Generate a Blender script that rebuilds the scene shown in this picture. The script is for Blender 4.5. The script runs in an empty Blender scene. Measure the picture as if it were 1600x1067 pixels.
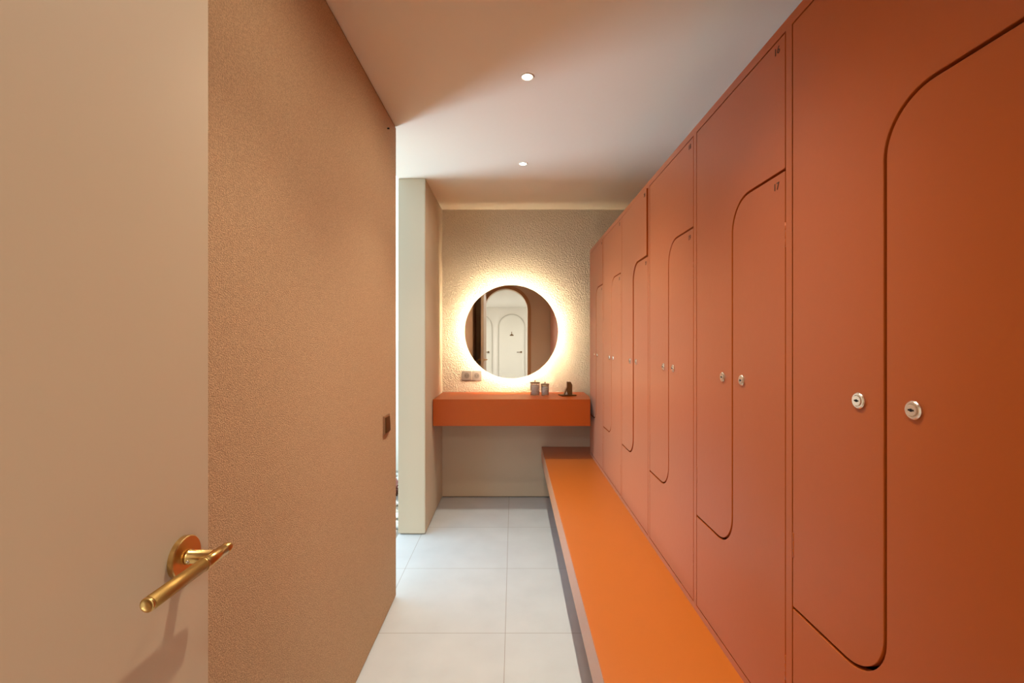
import bpy, bmesh, math
from mathutils import Vector, Matrix

S = bpy.context.scene
C = S.collection
PI = math.pi

# ------------------------------------------------------------------ camera
cd = bpy.data.cameras.new('camera')
cam = bpy.data.objects.new('camera', cd); C.objects.link(cam)
cam.location = (0, 0, 1.35)
cam.rotation_euler = (PI/2, 0, 0)
cd.sensor_width = 36.0
cd.lens = 711/1600*36
cd.shift_x = -2/1600
cd.shift_y = -1.5/1600
cd.clip_start = 0.005
S.camera = cam

# ------------------------------------------------------------------ exposure
vs = S.view_settings
vs.view_transform = 'Standard'; vs.look = 'None'; vs.gamma = 1; vs.exposure = 0.0
vs.use_curve_mapping = False
S.cycles.max_bounces = 12
S.cycles.diffuse_bounces = 8
S.cycles.sample_clamp_indirect = 6
S.cycles.caustics_reflective = False
S.cycles.caustics_refractive = False

# ------------------------------------------------------------------ sky, sun, large lights
w = bpy.data.worlds.new('world'); S.world = w; w.use_nodes = True
bg = w.node_tree.nodes['Background']
bg.inputs[0].default_value = (0.66, 0.96, 1.14, 1); bg.inputs[1].default_value = 2.05

def light(name, kind, loc, energy, color, aim=None, **kw):
    d = bpy.data.lights.new(name, kind); d.energy = energy; d.color = color
    for k, v in kw.items(): setattr(d, k, v)
    o = bpy.data.objects.new(name, d); C.objects.link(o); o.location = loc
    if aim is not None:
        o.rotation_euler = (Vector(aim)-Vector(loc)).to_track_quat('-Z', 'Y').to_euler()
    return o

light('sun', 'SUN', (-2, 2, 6), 4.0, (1, .95, .86), aim=(-2.45, 2.9, 4.7), angle=.01)
# added area lamp standing in for sun bounced up off the white pebbles
light('daylight_bounce_fill', 'AREA', (-1.85, 3.32, .06), 58, (.64, .87, 1.20), aim=(-.2, 2.75, 2.477), shape='DISK', size=.55)
pt = light('daylight_portal', 'AREA', (-.82, 2.78, 1.24), 1, (1, 1, 1), aim=(0, 2.78, 1.24), shape='RECTANGLE', size=.8, size_y=2.5)
pt.data.cycles.is_portal = True
# corridor ceiling light behind the camera
for lx, ly, le in ((-.1, -.72, 24), (1.05, -3.6, 30), (-1.25, -3.6, 30)):
    light('corridor_light', 'AREA', (lx, ly, 2.29), le, (1, .96, .89), aim=(lx, ly, 0), shape='DISK', size=.16)

SPOT_E, SPILL_E = 57, 13
SPOT_C = (1, .90, .72)

# ------------------------------------------------------------------ materials
def mat(name, col, rough=.6, spec=.5, metal=0., bump=None, coat=0., **kw):
    m = bpy.data.materials.new(name); m.use_nodes = True
    nt = m.node_tree; b = nt.nodes['Principled BSDF']
    b.inputs['Base Color'].default_value = (*col, 1)
    b.inputs['Roughness'].default_value = rough
    b.inputs['Specular IOR Level'].default_value = spec
    b.inputs['Metallic'].default_value = metal
    b.inputs['Coat Weight'].default_value = coat
    for k, v in kw.items(): b.inputs[k].default_value = v
    if bump:
        kind, scale, dist, strength = bump
        tc = nt.nodes.new('ShaderNodeTexCoord')
        bp = nt.nodes.new('ShaderNodeBump'); bp.inputs['Distance'].default_value = dist
        bp.inputs['Strength'].default_value = strength
        if kind == 'noise':
            t = nt.nodes.new('ShaderNodeTexNoise'); t.inputs['Scale'].default_value = scale
            t.inputs['Detail'].default_value = 3
            out = t.outputs[0]
        else:
            t = nt.nodes.new('ShaderNodeTexVoronoi'); t.inputs['Scale'].default_value = scale
            t.feature = 'SMOOTH_F1'
            n = nt.nodes.new('ShaderNodeTexNoise'); n.inputs['Scale'].default_value = scale*.6
            n.inputs['Detail'].default_value = 4
            nt.links.new(tc.outputs['Object'], n.inputs['Vector'])
            a = nt.nodes.new('ShaderNodeMath'); a.operation = 'ADD'
            nt.links.new(t.outputs['Distance'], a.inputs[0]); nt.links.new(n.outputs[0], a.inputs[1])
            out = a.outputs[0]
        nt.links.new(tc.outputs['Object'], t.inputs['Vector'])
        nt.links.new(out, bp.inputs['Height'])
        nt.links.new(bp.outputs[0], b.inputs['Normal'])
    return m

def speckle(m, scale, lo, hi, detail=2):
    """small natural variation of a surface's own pigment"""
    nt = m.node_tree; b = nt.nodes['Principled BSDF']
    tc = nt.nodes.new('ShaderNodeTexCoord'); n = nt.nodes.new('ShaderNodeTexNoise')
    n.inputs['Scale'].default_value = scale; n.inputs['Detail'].default_value = detail
    r = nt.nodes.new('ShaderNodeValToRGB')
    r.color_ramp.elements[0].position = .35; r.color_ramp.elements[1].position = .65
    r.color_ramp.elements[0].color = (*lo, 1); r.color_ramp.elements[1].color = (*hi, 1)
    nt.links.new(tc.outputs['Object'], n.inputs['Vector'])
    nt.links.new(n.outputs[0], r.inputs[0]); nt.links.new(r.outputs[0], b.inputs['Base Color'])

WALLC = (.55, .365, .215)
M_plaster = mat('fine_stucco', WALLC, .9, .2, bump=('noise', 320, .005, .75))
speckle(M_plaster, 300, tuple(c*.82 for c in WALLC), tuple(min(1, c*1.14) for c in WALLC))
M_coarse = mat('coarse_stucco', (.62, .53, .40), .85, .25, bump=('voronoi', 115, .009, .8))
M_smooth = mat('smooth_plaster', (.62, .52, .38), .85, .25, bump=('noise', 60, .001, .3))
M_ceil = mat('ceiling_paint', (.87, .79, .62), .9, .2)
M_hall = mat('corridor_white', (.82, .79, .74), .8, .2)
M_halldoor = mat('corridor_door_paint', (.74, .72, .66), .5, .4)
M_hallframe = mat('corridor_frame_paint', (.58, .55, .49), .5, .4)
M_gap_shade = mat('painted_gap_shade', (.13, .07, .035), .7, .2)
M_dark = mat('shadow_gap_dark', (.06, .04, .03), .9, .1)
SHEEN = {'Sheen Weight': .34, 'Sheen Roughness': .35}     # matt laminate: soft bloom at grazing angles
ORANGE = (.42, .086, .007)
M_locker = mat('orange_lacquer', ORANGE, .36, .35, bump=('noise', 40, .0006, .25), **SHEEN)
M_edge = mat('door_edge', ORANGE, .6, .2)
M_bench = mat('orange_laminate', (.50, .126, .004), .34, .9, **{'Sheen Weight': .12, 'Sheen Roughness': .35})
M_counter = mat('orange_counter_laminate', (.41, .074, .006), .35, .4)
M_inner = mat('locker_inside', (.16, .03, .012), .8, .2)
M_brass = mat('brushed_brass', (.64, .42, .16), .28, .5, 1.0)
M_brass2 = mat('knurled_brass', (.42, .25, .075), .52, .5, 1.0, bump=('noise', 900, .0004, .5))
M_steel = mat('nickel', (.80, .72, .62), .25, .5, 1.0)
M_black = mat('black', (.012, .010, .009), .6, .3)
M_numdark = mat('dark_numeral', (.045, .02, .01), .5, .4)
M_door = mat('door_paint', (.53, .42, .29), .48, .4)
M_frame = mat('door_frame_wood', (.42, .24, .11), .5, .4)
M_bronze = mat('dark_bronze', (.16, .085, .03), .38, .5, .85)
M_mirror = mat('mirror_silver', (.92, .90, .86), .0, .5, 1.0)
M_socket = mat('taupe_plastic', (.20, .155, .13), .45, .4)
M_socket2 = mat('taupe_plastic_recess', (.11, .085, .07), .5, .3)
M_switch = mat('bronze_plastic', (.34, .20, .11), .4, .5, .3)
M_white = mat('white_enamel', (.85, .82, .76), .5, .4)
M_cotton = mat('cotton', (.88, .85, .82), .95, .1)
M_pebble = mat('white_pebble', (.78, .72, .66), .8, .2)
M_soil = mat('gravel_bed', (.42, .36, .30), .95, .1, bump=('noise', 60, .02, .6))
M_garden = mat('garden_wall_render', (.85, .77, .68), .9, .1, bump=('noise', 80, .003, .4))
M_leaf = mat('reddish_leaf', (.30, .10, .07), .6, .3)
def thin_glass():
    m = bpy.data.materials.new('clear_glass'); m.use_nodes = True; nt = m.node_tree; nt.nodes.clear()
    o = nt.nodes.new('ShaderNodeOutputMaterial'); mx = nt.nodes.new('ShaderNodeMixShader')
    t = nt.nodes.new('ShaderNodeBsdfTransparent'); t.inputs[0].default_value = (.95, .96, .96, 1)
    g = nt.nodes.new('ShaderNodeBsdfGlossy'); g.inputs['Roughness'].default_value = .04
    f = nt.nodes.new('ShaderNodeLayerWeight'); f.inputs[0].default_value = .25
    nt.links.new(f.outputs[1], mx.inputs[0]); nt.links.new(t.outputs[0], mx.inputs[1]); nt.links.new(g.outputs[0], mx.inputs[2])
    nt.links.new(mx.outputs[0], o.inputs[0])
    return m
M_glass = thin_glass()

def emit(name, col, strength):
    m = bpy.data.materials.new(name); m.use_nodes = True
    b = m.node_tree.nodes['Principled BSDF']
    b.inputs['Base Color'].default_value = (.8, .8, .8, 1)
    b.inputs['Emission Color'].default_value = (*col, 1)
    b.inputs['Emission Strength'].default_value = strength
    return m
M_led = emit('led_strip', (1, .85, .60), 165)
M_lens = emit('lamp_lens', (1, .90, .74), 12)

def floor_mat():
    m = mat('porcelain_tiles', (.70, .66, .60), .42, .4)
    nt = m.node_tree; b = nt.nodes['Principled BSDF']; N = nt.nodes.new; L = nt.links.new
    tc = N('ShaderNodeTexCoord'); sep = N('ShaderNodeSeparateXYZ'); L(tc.outputs['Object'], sep.inputs[0])
    def line(axis, off, pitch, half):
        a = N('ShaderNodeMath'); a.operation = 'SUBTRACT'; L(sep.outputs[axis], a.inputs[0]); a.inputs[1].default_value = off - 40*pitch
        f = N('ShaderNodeMath'); f.operation = 'MODULO'; L(a.outputs[0], f.inputs[0]); f.inputs[1].default_value = pitch
        c = N('ShaderNodeMath'); c.operation = 'SUBTRACT'; L(f.outputs[0], c.inputs[0]); c.inputs[1].default_value = pitch/2
        d = N('ShaderNodeMath'); d.operation = 'ABSOLUTE'; L(c.outputs[0], d.inputs[0])
        g = N('ShaderNodeMath'); g.operation = 'GREATER_THAN'; L(d.outputs[0], g.inputs[0]); g.inputs[1].default_value = pitch/2-half
        return g
    gx = line(0, -.037, .603, .0013); gy = line(1, 2.10, .596, .0013)
    mx = N('ShaderNodeMath'); mx.operation = 'MAXIMUM'; L(gx.outputs[0], mx.inputs[0]); L(gy.outputs[0], mx.inputs[1])
    n = N('ShaderNodeTexNoise'); n.inputs['Scale'].default_value = 5; n.inputs['Detail'].default_value = 6; L(tc.outputs['Object'], n.inputs['Vector'])
    r = N('ShaderNodeValToRGB'); r.color_ramp.elements[0].position = .3; r.color_ramp.elements[1].position = .7
    r.color_ramp.elements[0].color = (.54, .585, .615, 1); r.color_ramp.elements[1].color = (.60, .645, .675, 1); L(n.outputs[0], r.inputs[0])
    mix = N('ShaderNodeMix'); mix.data_type = 'RGBA'; L(mx.outputs[0], mix.inputs[0]); L(r.outputs[0], mix.inputs[6])
    mix.inputs[7].default_value = (.30, .29, .28, 1)
    L(mix.outputs[2], b.inputs['Base Color'])
    return m
M_floor = floor_mat()

# ------------------------------------------------------------------ mesh helpers
def B(): return bmesh.new()
def box(bm, x0, y0, z0, x1, y1, z1, mi=0):
    v = [bm.verts.new(p) for p in ((x0,y0,z0),(x1,y0,z0),(x1,y1,z0),(x0,y1,z0),(x0,y0,z1),(x1,y0,z1),(x1,y1,z1),(x0,y1,z1))]
    for f in ((0,3,2,1),(4,5,6,7),(0,1,5,4),(1,2,6,5),(2,3,7,6),(3,0,4,7)):
        bm.faces.new([v[i] for i in f]).material_index = mi
    return bm
def frame_axes(d):
    d = Vector(d).normalized()
    a = Vector((0,0,1)) if abs(d.z) < .9 else Vector((1,0,0))
    u = d.cross(a).normalized(); v = d.cross(u).normalized()
    return d, u, v
def lathe(bm, origin, axis, prof, seg=32, mi=0, smooth=True):
    """prof: list of (distance along axis, radius)"""
    o = Vector(origin); d, u, v = frame_axes(axis)
    rings = []
    for t, r in prof:
        if r < 1e-6: rings.append([bm.verts.new(o+d*t)])
        else: rings.append([bm.verts.new(o+d*t+u*(r*math.cos(2*PI*k/seg))+v*(r*math.sin(2*PI*k/seg))) for k in range(seg)])
    for a, b in zip(rings, rings[1:]):
        for k in range(seg):
            k2 = (k+1) % seg
            if len(a) == 1 and len(b) == 1: continue
            if len(a) == 1: f = bm.faces.new((a[0], b[k2], b[k]))
            elif len(b) == 1: f = bm.faces.new((a[k], a[k2], b[0]))
            else: f = bm.faces.new((a[k], a[k2], b[k2], b[k]))
            f.material_index = mi; f.smooth = smooth
    for ring, rev in ((rings[0], False), (rings[-1], True)):
        if len(ring) > 1:
            f = bm.faces.new(ring[::-1] if rev else ring); f.material_index = mi
    return bm
def prism(bm, pts, d, mi=0):
    """closed polygon pts (3-D) extruded along vector d"""
    d = Vector(d)
    a = [bm.verts.new(p) for p in pts]; b = [bm.verts.new(Vector(p)+d) for p in pts]
    bm.faces.new(a).material_index = mi; bm.faces.new(b[::-1]).material_index = mi
    for k in range(len(a)):
        k2 = (k+1) % len(a)
        bm.faces.new((a[k2], a[k], b[k], b[k2])).material_index = mi
    return bm
def bevel(bm, w, seg=2, ang=40):
    bmesh.ops.recalc_face_normals(bm, faces=bm.faces)
    es = [e for e in bm.edges if len(e.link_faces) == 2 and e.calc_face_angle(0) > math.radians(ang)]
    bmesh.ops.bevel(bm, geom=es, offset=w, segments=seg, affect='EDGES', clamp_overlap=True)
    return bm
def mesh(name, bm, mats):
    bmesh.ops.recalc_face_normals(bm, faces=bm.faces)
    me = bpy.data.meshes.new(name); bm.to_mesh(me); bm.free()
    for m in (mats if isinstance(mats, (list, tuple)) else [mats]): me.materials.append(m)
    return me
def link(name, me, parent=None, loc=None):
    o = bpy.data.objects.new(name, me); C.objects.link(o)
    if parent: o.parent = parent
    if loc: o.location = loc
    return o
def obj(name, bm, mats, parent=None, loc=None): return link(name, mesh(name, bm, mats), parent, loc)
def struct(name, bm, mats):
    o = obj(name, bm, mats); o['kind'] = 'structure'; return o
def tag(o, label, cat, group=None):
    o['label'] = label; o['category'] = cat
    if group: o['group'] = group
    return o
def thing(name, label, cat, loc=(0,0,0), group=None):
    o = bpy.data.objects.new(name, None); C.objects.link(o); o.location = loc
    o.empty_display_size = .05
    return tag(o, label, cat, group)
def copy_tree(o, parent=None):
    c = o.copy(); C.objects.link(c)
    if parent: c.parent = parent
    for ch in list(o.children): copy_tree(ch, c)
    return c

H = 2.477          # ceiling height
XL = -.619         # face of the left wall
YB = 3.918         # face of the back wall
XLK = .616         # face of the locker doors
SEAT = .437        # bench seat height

# ------------------------------------------------------------------ structure
struct('floor', prism(B(), [(-1.9,-5.9,-.15),(1.7,-5.9,-.15),(1.7,4.15,-.15),(-.80,4.15,-.15),(-.80,-.1,-.15),(-1.9,-.1,-.15)], (0,0,.15)), M_floor)
bm = B(); box(bm, -.80, -.04, H, 1.30, 4.15, H+.15)
struct('ceiling', bm, M_ceil)

# left wall: a thin reveal, its shade painted dark, runs along its top and its foot
bm = B()
g = .007
prism(bm, [(XL,-.04,g),(XL,-.04,H-.009),(XL-.03,-.04,H-.009),(XL-.03,-.04,H),(-.80,-.04,H),(-.80,-.04,0),(XL-.02,-.04,0),(XL-.02,-.04,g)], (0, 2.44, 0))
struct('wall_left', bm, M_plaster)
struct('shade_strip_top', box(B(), XL-.029, -.04, H-.0085, XL-.003, 2.395, H-.0005), M_gap_shade)      # dark strips added to paint the shade inside the reveals
struct('shade_strip_foot', box(B(), XL-.019, -.04, .0005, XL-.003, 2.395, .0065), M_gap_shade)
# short return wall beyond the garden opening
bm = B()
g = .009; y0 = 3.16
def ring_block(bm, x0, x1, y0, y1, z0, z1, foot, inset, mi=0):
    box(bm, x0, y0, z0+foot, x1, y1, z1, mi)
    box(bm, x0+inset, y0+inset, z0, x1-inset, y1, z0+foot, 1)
ring_block(bm, -.80, -.611, y0, 4.06, 0, H, g, .012)
bevel(bm, .004)
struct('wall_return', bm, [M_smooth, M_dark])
# back wall: coarse stucco above the counter, smooth painted below
bm = B()
box(bm, -.611, YB, .80, 1.30, 4.06, H, 0)
box(bm, -.611, YB, .008, 1.30, 4.06, .80, 1)
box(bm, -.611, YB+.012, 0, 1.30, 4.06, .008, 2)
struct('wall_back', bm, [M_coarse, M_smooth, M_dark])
struct('wall_right', box(B(), 1.15, -.04, 0, 1.30, YB, H), M_smooth)

# front wall with the arched doorway, just behind the camera
AX0, AX1, ATOP = -.485, .24, 2.214
def arch(x0, x1, top, y, z0=0, n=24):
    r = (x1-x0)/2; cx = (x0+x1)/2
    p = [(x0, y, z0)]
    for k in range(n+1):
        a = PI - PI*k/n
        p.append((cx+r*math.cos(a), y, top-r+r*math.sin(a)))
    return p + [(x1, y, z0)]
bm = B()
a = arch(AX0, AX1, ATOP, -.04)
n = len(a); mid = n//2
left = [(-1.9,-.04,0)] + a[:mid+1] + [(a[mid][0],-.04,H+.15), (-1.9,-.04,H+.15)]
right = [(1.7,-.04,0), (1.7,-.04,H+.15), (a[mid][0],-.04,H+.15)] + a[mid:]
prism(bm, left, (0,-.18,0)); prism(bm, right, (0,-.18,0))
struct('wall_front', bm, M_smooth)
bm = B()
outer = arch(AX0-.055, AX1+.055, ATOP+.055, -.028); inner = arch(AX0, AX1, ATOP, -.028)
prism(bm, outer + inner[::-1], (0, -.012, 0))
struct('trim_1', bm, M_frame)

# corridor beyond the arch
HC = 2.30; HY = -5.47
struct('ceiling_corridor', box(B(), -1.9, -5.9, HC, 1.7, -.22, HC+.1), M_hall)
bm = B(); box(bm, -1.9, -5.9, 0, 1.7, HY, HC); struct('wall_corridor_end', bm, M_hall)
bm = B(); box(bm, -2.0, -5.9, 0, -1.6, -.22, HC); struct('wall_corridor_left', bm, M_hall)
bm = B(); box(bm, 1.35, -5.9, 0, 1.8, -.22, HC); struct('wall_corridor_right', bm, M_hall)

def corridor_door(idx, xc, emblem):
    hw = .393; top = 2.115
    bm = B(); prism(bm, arch(xc-hw+.03, xc+hw-.03, top-.03, HY+.008), (0, .02, 0))
    d = struct('door_%d' % idx, bm, M_halldoor)
    bm = B(); prism(bm, arch(xc-hw, xc+hw, top, HY+.002) + arch(xc-hw+.024, xc+hw-.024, top-.024, HY+.002)[::-1], (0, .035, 0))
    obj('door_frame', bm, M_hallframe, d)
    bm = B(); lathe(bm, (xc+.27, HY+.028, 1.02), (0,1,0), [(0,.026),(.008,.026)], 20)
    lathe(bm, (xc+.27, HY+.034, 1.02), (0,1,0), [(0,.009),(.05,.009)], 12)
    lathe(bm, (xc+.285, HY+.08, 1.02), (-1,0,0), [(0,.009),(.14,.009)], 12)
    obj('door_handle', bm, M_bronze, d)
    if emblem:
        bm = B(); box(bm, xc-.055, HY+.028, 1.485, xc+.055, HY+.034, 1.515); box(bm, xc-.008, HY+.028, 1.515, xc+.008, HY+.034, 1.60)
        box(bm, xc-.03, HY+.028, 1.515, xc+.03, HY+.034, 1.53)
        obj('emblem', bm, M_bronze, d)
corridor_door(2, -.045, True)
corridor_door(3, -.98, False)

# ------------------------------------------------------------------ open door leaf on the left with its brass lever
DX, DY0, DY1 = -.449, -.022, .671
def leaf_outline(x):
    r = (DY1-DY0)/2; cy = (DY0+DY1)/2; top = ATOP-.006
    p = [(x, DY0, .006)]
    for k in range(41):
        a = PI - PI*k/40
        p.append((x, cy+r*math.cos(a), top-r+r*math.sin(a)))
    return p + [(x, DY1, .006)]
bm = B(); prism(bm, leaf_outline(DX), (-.042, 0, 0)); bevel(bm, .0015, 2, 60)
door = struct('door_1', bm, M_door)
def lever(side):
    """side = 1: the face towards the room, -1: the face towards the wall"""
    s = side
    x = DX if s == 1 else DX-.042
    yc, zc = .617, 1.057; R = .0085
    xl = x + s*.041
    bm = B()
    # tapered tip, knurled grip, ring, plain tail with groove and rounded end
    lathe(bm, (xl, .506, zc-.002), (0,1,0), [(.0012,0),(.0012,.0058),(0,.0062),(0,.0074),(.001,.0084),(.0035,.0084)], 32, 0)
    lathe(bm, (xl, .5095, zc-.002), (0,1,0), [(0,R),(.088,R)], 32, 1)
    lathe(bm, (xl, .5975, zc-.002), (0,1,0), [(0,R+.0004),(.0015,R+.0007),(.003,R+.0004)], 32, 0)
    lathe(bm, (xl, .6005, zc-.002), (0,1,0), [(0,.0078),(.040,.0078),(.0405,.0066),(.043,.0066),(.0435,.0074),(.050,.0074),(.053,.0060),(.054,.004),(.0543,0)], 32, 0)
    h = obj('door_handle', bm, [M_brass, M_brass2], door)
    bm = B(); lathe(bm, (x, yc, zc), (s,0,0), [(0,.0275),(.0062,.0275),(.0074,.0263)], 48, 0, False)
    obj('rosette', bm, M_brass, h)
    bm = B(); lathe(bm, (x+s*.0072, yc, zc), (s,0,0), [(0,.0096),(.004,.0096),(.0045,.0086),(.0335,.0086)], 32)
    obj('neck', bm, M_brass, h)
    bm = B(); lathe(bm, (x+s*.0135, yc-.0077, zc-.0024), (0,-1,-.3), [(0,.0022),(.0016,.0022),(.0018,.0014),(.0010,.0012)], 16)
    obj('set_screw', bm, M_steel, h)
lever(1); lever(-1)

# ------------------------------------------------------------------ lockers on the bench
LTOP = 2.074; PITCH = .5256; YEND = 3.652
DB, DT = SEAT+.021, LTOP-.024         # door bottom / top
ZU, ZL = 1.738, .762                  # the two level runs of the Z-shaped split
GAP = .0065; TH = .019; RC = .09; STILE = .022
OW = PITCH-STILE                      # opening width (local y from 0 = near edge)

def split_path(off):
    """S-shaped line from the near edge at ZU to the far edge at ZL; off shifts it to the upper door (+) or the lower (-)"""
    ym = OW/2 + off; n = 14
    zu, zl = ZU + off, ZL + off
    r1 = RC + off; r2 = RC - off
    p = [(GAP*.5 if True else 0, zu)]
    for k in range(n+1):
        a = PI/2 - (PI/2)*k/n
        p.append((ym - r1 + r1*math.cos(a), zu - r1 + r1*math.sin(a)))
    for k in range(n+1):
        a = PI + (PI/2)*k/n
        p.append((ym + r2 + r2*math.cos(a), zl + r2 + r2*math.sin(a)))
    p.append((OW-GAP*.5, zl))
    return p
e = GAP*.5
# upper door: path (near -> far) then up the far edge and back along the top
up = split_path(e) + [(OW-e, DT-e), (e, DT-e)]
lo = split_path(-e) + [(OW-e, DB+e), (e, DB+e)]

def door_mesh(name, poly, hinge_y):
    """local frame: x outwards is -X; origin on the hinge edge"""
    bm = B(); prism(bm, [(0, y-hinge_y, z) for y, z in poly], (TH, 0, 0)); bevel(bm, .0008, 1, 50)
    for f in bm.faces: f.material_index = 0 if abs(f.normal.x) > .3 else 1
    return mesh(name, bm, [M_locker, M_edge])
ME_up = door_mesh('upper_door', up, OW-e)
ME_lo = door_mesh('lower_door', lo, e)

# lock: flange, cylinder face and slot
bm = B()
lathe(bm, (0,0,0), (-1,0,0), [(0,.0145),(.0025,.0145),(.0042,.0128),(.0042,.0105),(.0030,.0100),(.0030,.0095),(.0058,.0088),(.0058,0)], 36, 0, False)
box(bm, -.0064, -.0048, -.0013, -.0055, .0048, .0013, 1)
box(bm, -.0064, -.0014, -.0024, -.0055, .0014, .0024, 1)
ME_lock = mesh('lock', bm, [M_steel, M_black])
bm = B(); lathe(bm, (.0015,0,-.0275), (0,0,1), [(0,.0027),(.0175,.0027),(.018,.0022),(.0185,.0027),(.0365,.0027),(.037,.0022),(.0375,.0027),(.055,.0027)], 14, 0)
ME_hinge = mesh('hinge', bm, M_locker)

# carcass: open box with stile and rails flush with the doors
def carcass(end):
    bm = B(); d = .50; t = .016
    box(bm, 0, -STILE, SEAT, d, 0, LTOP, 0)                      # near side with stile
    box(bm, 0, 0, DT, d, OW, LTOP, 0)                            # top
    box(bm, 0, 0, SEAT, d, OW, DB, 0)                            # bottom rail and floor
    box(bm, d-.01, 0, DB, d, OW, DT, 1)                          # back
    for z in (1.25,): box(bm, .06, 0, z-.008, d-.01, OW, z+.008, 1)
    if end: box(bm, 0, OW, SEAT, d, OW+STILE*.8, LTOP, 0)
    return mesh('carcass', bm, [M_locker, M_inner])
ME_car, ME_car_end = carcass(False), carcass(True)

def numeral(txt, parent, y_right, z_top, m):
    cu = bpy.data.curves.new('numeral', 'FONT'); cu.body = txt; cu.size = .024; cu.extrude = .0003
    cu.align_x = 'RIGHT'; cu.align_y = 'TOP_BASELINE'
    tmp = bpy.data.objects.new('tmp', cu); C.objects.link(tmp)
    bpy.context.view_layer.update()
    me = bpy.data.meshes.new_from_object(tmp.evaluated_get(bpy.context.evaluated_depsgraph_get()))
    bpy.data.objects.remove(tmp)
    zs = max(v.co.y for v in me.vertices); xs = max(v.co.x for v in me.vertices)
    for v in me.vertices: v.co = (-v.co.z-.0005, -(v.co.x-xs), v.co.y-zs)
    me.materials.append(m)
    o = bpy.data.objects.new('number', me); C.objects.link(o)
    o.parent = parent; o.location = (0, y_right, z_top)
    return o

LABELS = [
    ('orange locker column at the far end of the row, beside the vanity counter', '24', '25'),
    ('orange locker column, second from the far end of the row', '22', '23'),
    ('orange locker column, third from the far end, its top door slightly ajar', '20', '21'),
    ('orange locker column with Z-shaped doors 18 and 19', '18', '19'),
    ('orange locker column with Z-shaped doors 16 and 17', '16', '17'),
    ('nearest orange locker column, filling the right edge of the photo', '14', '15'),
]
TILT = [.15, -.12, .75, .0, .0, .0]
for i, (lab, nu, nl) in enumerate(LABELS):
    y0 = YEND - .018 - OW - i*PITCH
    u = thing('locker', lab, 'locker', (XLK, y0, 0), 'orange lockers along the right wall')
    link('carcass', ME_car_end if i == 0 else ME_car, u)
    d = link('upper_door', ME_up, u, (0, OW-e, 0)); d.rotation_euler.z = math.radians(-TILT[i])
    link('lock', ME_lock, d, (0, OW/2+.0555-(OW-e), 1.243))
    for z in (.90,): link('hinge', ME_hinge, d, (0, -.002, z))
    numeral(nu, d, .020-(OW-e)+e, DT-.016, M_numdark)
    d = link('lower_door', ME_lo, u, (0, e, 0))
    link('lock', ME_lock, d, (0, OW/2-.0555-e, 1.243))
    for z in (1.59, .61): link('hinge', ME_hinge, d, (0, -e*.2, z))
    numeral(nl, d, .022, ZU-.020, M_numdark)
    if i == 5: YNEAR = y0 - STILE
# plain closing panel between the lockers and the doorway wall
tag(obj('filler_panel', box(B(), XLK+.004, -.028, SEAT, XLK+.03, YNEAR, LTOP), M_locker),
    'plain orange panel closing the locker row beside the doorway', 'panel')

# ------------------------------------------------------------------ bench
bn = thing('bench', 'long orange bench seat running below the lockers', 'bench', (.68, 1.9, 0))
def world_part(name, bm, m, parent):
    o = obj(name, bm, m, parent); o.matrix_parent_inverse = Matrix.Translation(parent.location).inverted(); return o
bm = B(); box(bm, .243, -.02, SEAT-.132, 1.148, YB-.003, SEAT); bevel(bm, .002)
world_part('seat', bm, M_bench, bn)
bm = B(); box(bm, .72, -.02, 0, 1.148, YB-.003, SEAT-.132); world_part('plinth', bm, M_bench, bn)

# ------------------------------------------------------------------ vanity counter and what stands on it
CT = .907; CY0 = 3.427
# its right end is scribed back so that the last locker door clears it
bm = B(); prism(bm, [(-.606, CY0, .706), (.580, CY0, .706), (.606, 3.63, .706), (.606, YB-.002, .706), (-.606, YB-.002, .706)], (0, 0, CT-.706)); bevel(bm, .002)
tag(obj('vanity_counter', bm, M_counter), 'orange wall-hung vanity counter below the round mirror', 'counter')

def jar(label, x, y, r, h, pads):
    j = thing('glass_jar', label, 'jar', (x, y, CT+.0005), 'glass jars on the counter')
    bm = B(); lathe(bm, (0,0,0), (0,0,1), [(0,r*.96),(.004,r),(h,r),(h,r-.0025),(.006,r-.0025),(.006,0)], 40)
    obj('jar_body', bm, M_glass, j)
    bm = B(); lathe(bm, (0,0,h), (0,0,1), [(.0006,r+.001),(.006,r+.001),(.007,r*.6),(.007,0)], 40)
    l = obj('lid', bm, M_bronze, j)
    bm = B(); lathe(bm, (0,0,h+.007), (0,0,1), [(0,.003),(.006,.003),(.0065,.0045),(.014,.0045),(.016,.003),(.016,0)], 16)
    obj('knob', bm, M_bronze, l)
    return j
ME_pad = None
def pads(x, y, r, n, label, group):
    bm = B(); t = .0092
    lathe(bm, (0,0,0), (0,0,1), [(0,0),(0,r*.8),(.002,r*.97),(.0045,r),(.007,r*.97),(.009,r*.8),(.009,0)], 28)
    me = mesh('cotton_pad', bm, M_cotton)
    for k in range(n):
        o = link('cotton_pad', me, None, (x + .0015*math.sin(k*2.1), y + .0015*math.cos(k*1.7), CT+.0072+k*t))
        tag(o, label, 'cotton pad', group)
jar('larger glass jar with dark metal lid, left of the pair on the counter', .176, 3.69, .039, .098, 9)
pads(.176, 3.69, .033, 8, 'white cotton pad stacked inside the larger glass jar', 'cotton pads in the larger jar')
jar('smaller glass jar with dark metal lid, right of the pair on the counter', .2565, 3.675, .033, .086, 8)
pads(.2565, 3.675, .027, 7, 'white cotton pad stacked inside the smaller glass jar', 'cotton pads in the smaller jar')

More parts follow.
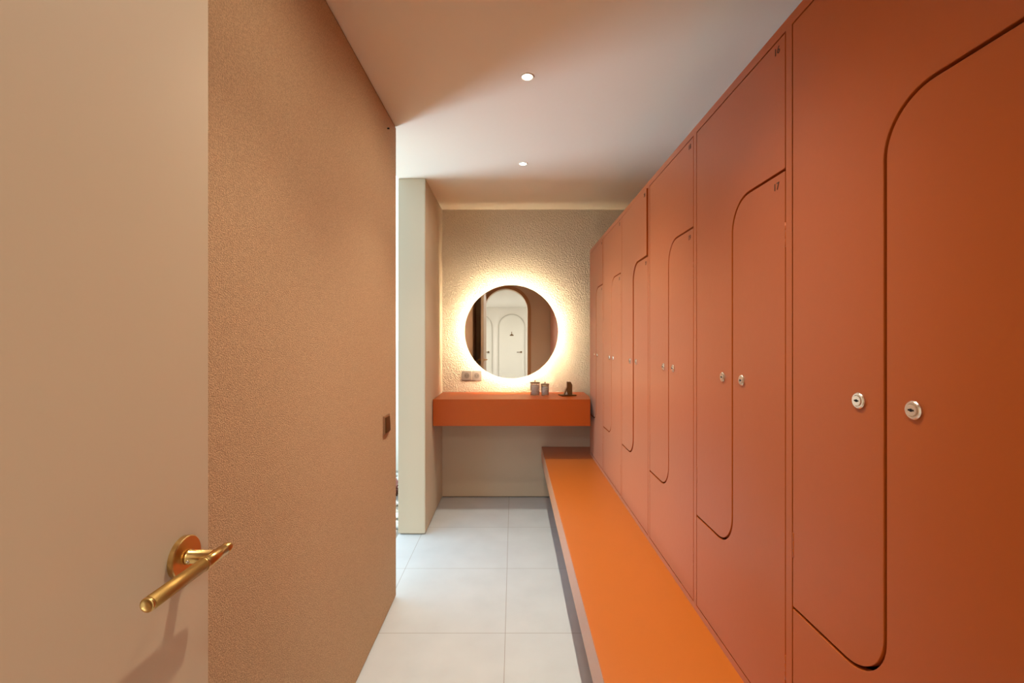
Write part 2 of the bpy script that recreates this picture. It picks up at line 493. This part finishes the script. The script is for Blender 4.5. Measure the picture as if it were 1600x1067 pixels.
# folded bronze ornament on a flat plate
on = thing('ornament', 'small folded dark bronze ornament on a flat plate at the right of the counter', 'ornament', (.435, 3.665, CT+.0005))
bm = B(); box(bm, -.062, -.045, 0, .062, .045, .009); bevel(bm, .0015)
bmesh.ops.rotate(bm, verts=bm.verts, matrix=Matrix.Rotation(math.radians(14), 3, 'Z'))
obj('plate', bm, M_bronze, on)
bm = B()
prism(bm, [(-.005,-.022,.110),(.027,-.022,.110),(.037,-.022,.088),(.037,-.022,.009),(.004,-.022,.009),(-.007,-.022,.048),(-.020,-.022,.009),(-.030,-.022,.009),(-.005,-.022,.070)], (0,.044,0))
bevel(bm, .001, 1)
obj('folded_upright', bm, M_bronze, on)
bm = B(); lathe(bm, (-.009,-.010,.009), (0,0,1), [(0,.009),(.014,.008),(.022,.004),(.025,0)], 20)
obj('candle', bm, M_white, on)

# ------------------------------------------------------------------ round backlit mirror
MX, MZ, MY, MR = -.0155, 1.423, 3.785, .389
mr = thing('round_mirror', 'round backlit mirror above the orange vanity counter', 'mirror', (MX, YB, MZ))
bm = B(); lathe(bm, (0, MY-YB, 0), (0,1,0), [(0,0),(0,MR),(.006,MR),(.006,0)], 128, 0, False)
obj('mirror_glass', bm, M_mirror, mr)
bm = B(); lathe(bm, (0, MY-YB+.0065, 0), (0,1,0), [(0,.33),(YB-MY-.008,.33)], 96)
obj('back_box', bm, M_white, mr)
bm = B()
lathe(bm, (0, MY-YB+.0075, 0), (0,1,0), [(0,.3305),(0,.345),(.0055,.345),(.0055,.3305)], 96, 0, False)
obj('led_strip', bm, M_led, mr)

# ------------------------------------------------------------------ sockets and switch
so = thing('wall_outlet', 'double power socket on the stucco wall left of the mirror', 'outlet', (-.357, YB, 1.048))
for s in (-1, 1):
    x = s*.0425
    bm = B(); box(bm, x-.0415, -.011, -.0415, x+.0415, 0, .0415); bevel(bm, .002)
    pl = obj('cover_plate', bm, M_socket, so)
    bm = B(); lathe(bm, (x, -.0113, 0), (0,1,0), [(0,.0235),(-.0015,.0235),(-.0015,.0205),(.0002,.0195),(.0002,0)], 32, 0, False)
    for q in (-1, 1): lathe(bm, (x+q*.0095, -.0119, 0), (0,1,0), [(0,.0035),(.0006,.0035)], 14, 1)
    obj('socket_ring', bm, [M_socket2, M_black], pl)
sw = thing('light_switch', 'bronze light switch on the left stucco wall near the garden opening', 'switch', (XL, 2.205, .945))
bm = B(); box(bm, 0, -.045, -.045, .009, .045, .045); bevel(bm, .0015); obj('switch_frame', bm, M_switch, sw)
bm = B(); prism(bm, [(.009,-.036,-.036),(.009,-.036,.036),(.0115,-.036,.036),(.0155,-.036,-.036)], (0,.072,0)); obj('rocker', bm, M_bronze, sw)
bm = B(); lathe(bm, (XL, 2.236, 2.392), (1,0,0), [(0,.0035),(.006,.0035),(.008,.005),(.010,.004),(.010,0)], 12)
tag(obj('screw', bm, M_black), 'tiny dark screw high on the left wall by the ceiling', 'screw')

# ------------------------------------------------------------------ ceiling downlights
def downlight(x, y, label):
    d = thing('ceiling_downlight', label, 'downlight', (x, y, H), 'recessed ceiling downlights')
    bm = B(); lathe(bm, (0,0,0), (0,0,-1), [(0,.030),(.003,.029),(.0035,.026),(.0015,.022),(0,.022)], 36)
    obj('trim_ring', bm, M_ceil, d)
    bm = B(); lathe(bm, (0,0,-.0004), (0,0,-1), [(0,0),(0,.0215),(.0016,.0205),(.0016,0)], 32)
    obj('lens', bm, M_lens, d)
    for nm, e, ang, bl, tip in (('spot_lamp', SPOT_E, 100, 1.0, 3), ('spill_lamp', SPILL_E, 150, .8, 17)):   # beam and reflector spill
        l = light(nm, 'SPOT', (0, 0, -.02), e, SPOT_C, spot_size=math.radians(ang), spot_blend=bl, shadow_soft_size=.018)
        l.parent = d; l.rotation_euler = (0, math.radians(tip), 0)
downlight(.062, 2.90, 'farther recessed ceiling downlight, nearer the vanity')
downlight(.060, 1.945, 'nearer recessed ceiling downlight, in the lit part of the ceiling')
downlight(.060, .99, 'recessed ceiling downlight above the doorway, out of the photo')

# ------------------------------------------------------------------ courtyard seen through the slit of the opening
struct('ground_courtyard', box(B(), -4.6, -1.0, -.20, -.80, 6.0, -.05), M_soil)
struct('wall_courtyard', box(B(), -4.6, 4.9, -.05, -.80, 5.1, 3.6), M_garden)
import random
random.seed(3)
bm = B()
for k in range(1300):
    x = random.uniform(-2.6, -.84); y = random.uniform(2.3, 4.7); r = random.uniform(.018, .036)
    if (x+1.05)**2+(y-4.10)**2 < .19**2: continue
    m4 = Matrix.Translation((x, y, -.045+r*.35)) @ Matrix.Rotation(random.uniform(0, PI), 4, 'Z') @ Matrix.Diagonal((r*1.25, r, r*.65, 1))
    bmesh.ops.create_icosphere(bm, subdivisions=1, radius=1, matrix=m4)
for f in bm.faces: f.smooth = True
o = tag(obj('white_pebbles', bm, M_pebble), 'white garden pebbles outside the opening', 'pebbles'); o['kind'] = 'stuff'
sh = thing('shrub', 'low reddish shrub among the white pebbles outside the opening', 'shrub', (-1.05, 4.10, -.05))
bm = B()
for k in range(90):
    a = random.uniform(0, 2*PI); t = random.uniform(.02, .11); z = random.uniform(.02, .10)
    p = Vector((math.cos(a)*t, math.sin(a)*t, z)); d = Vector((math.cos(a), math.sin(a), random.uniform(.1, .9))).normalized()
    q = d.cross(Vector((0,0,1))).normalized()*.014; up_ = d.cross(q).normalized()*.004
    vs_ = [bm.verts.new(v) for v in (p-d*.03, p+q+up_, p+d*.05, p-q+up_)]
    bm.faces.new(vs_)
obj('foliage', bm, M_leaf, sh)
bm = B()
for k in range(7):
    a = 2*PI*k/7; lathe(bm, (0,0,0), (math.cos(a)*.4, math.sin(a)*.4, 1), [(0,.005),(.09,.0025)], 6)
obj('stem', bm, M_bronze, sh)
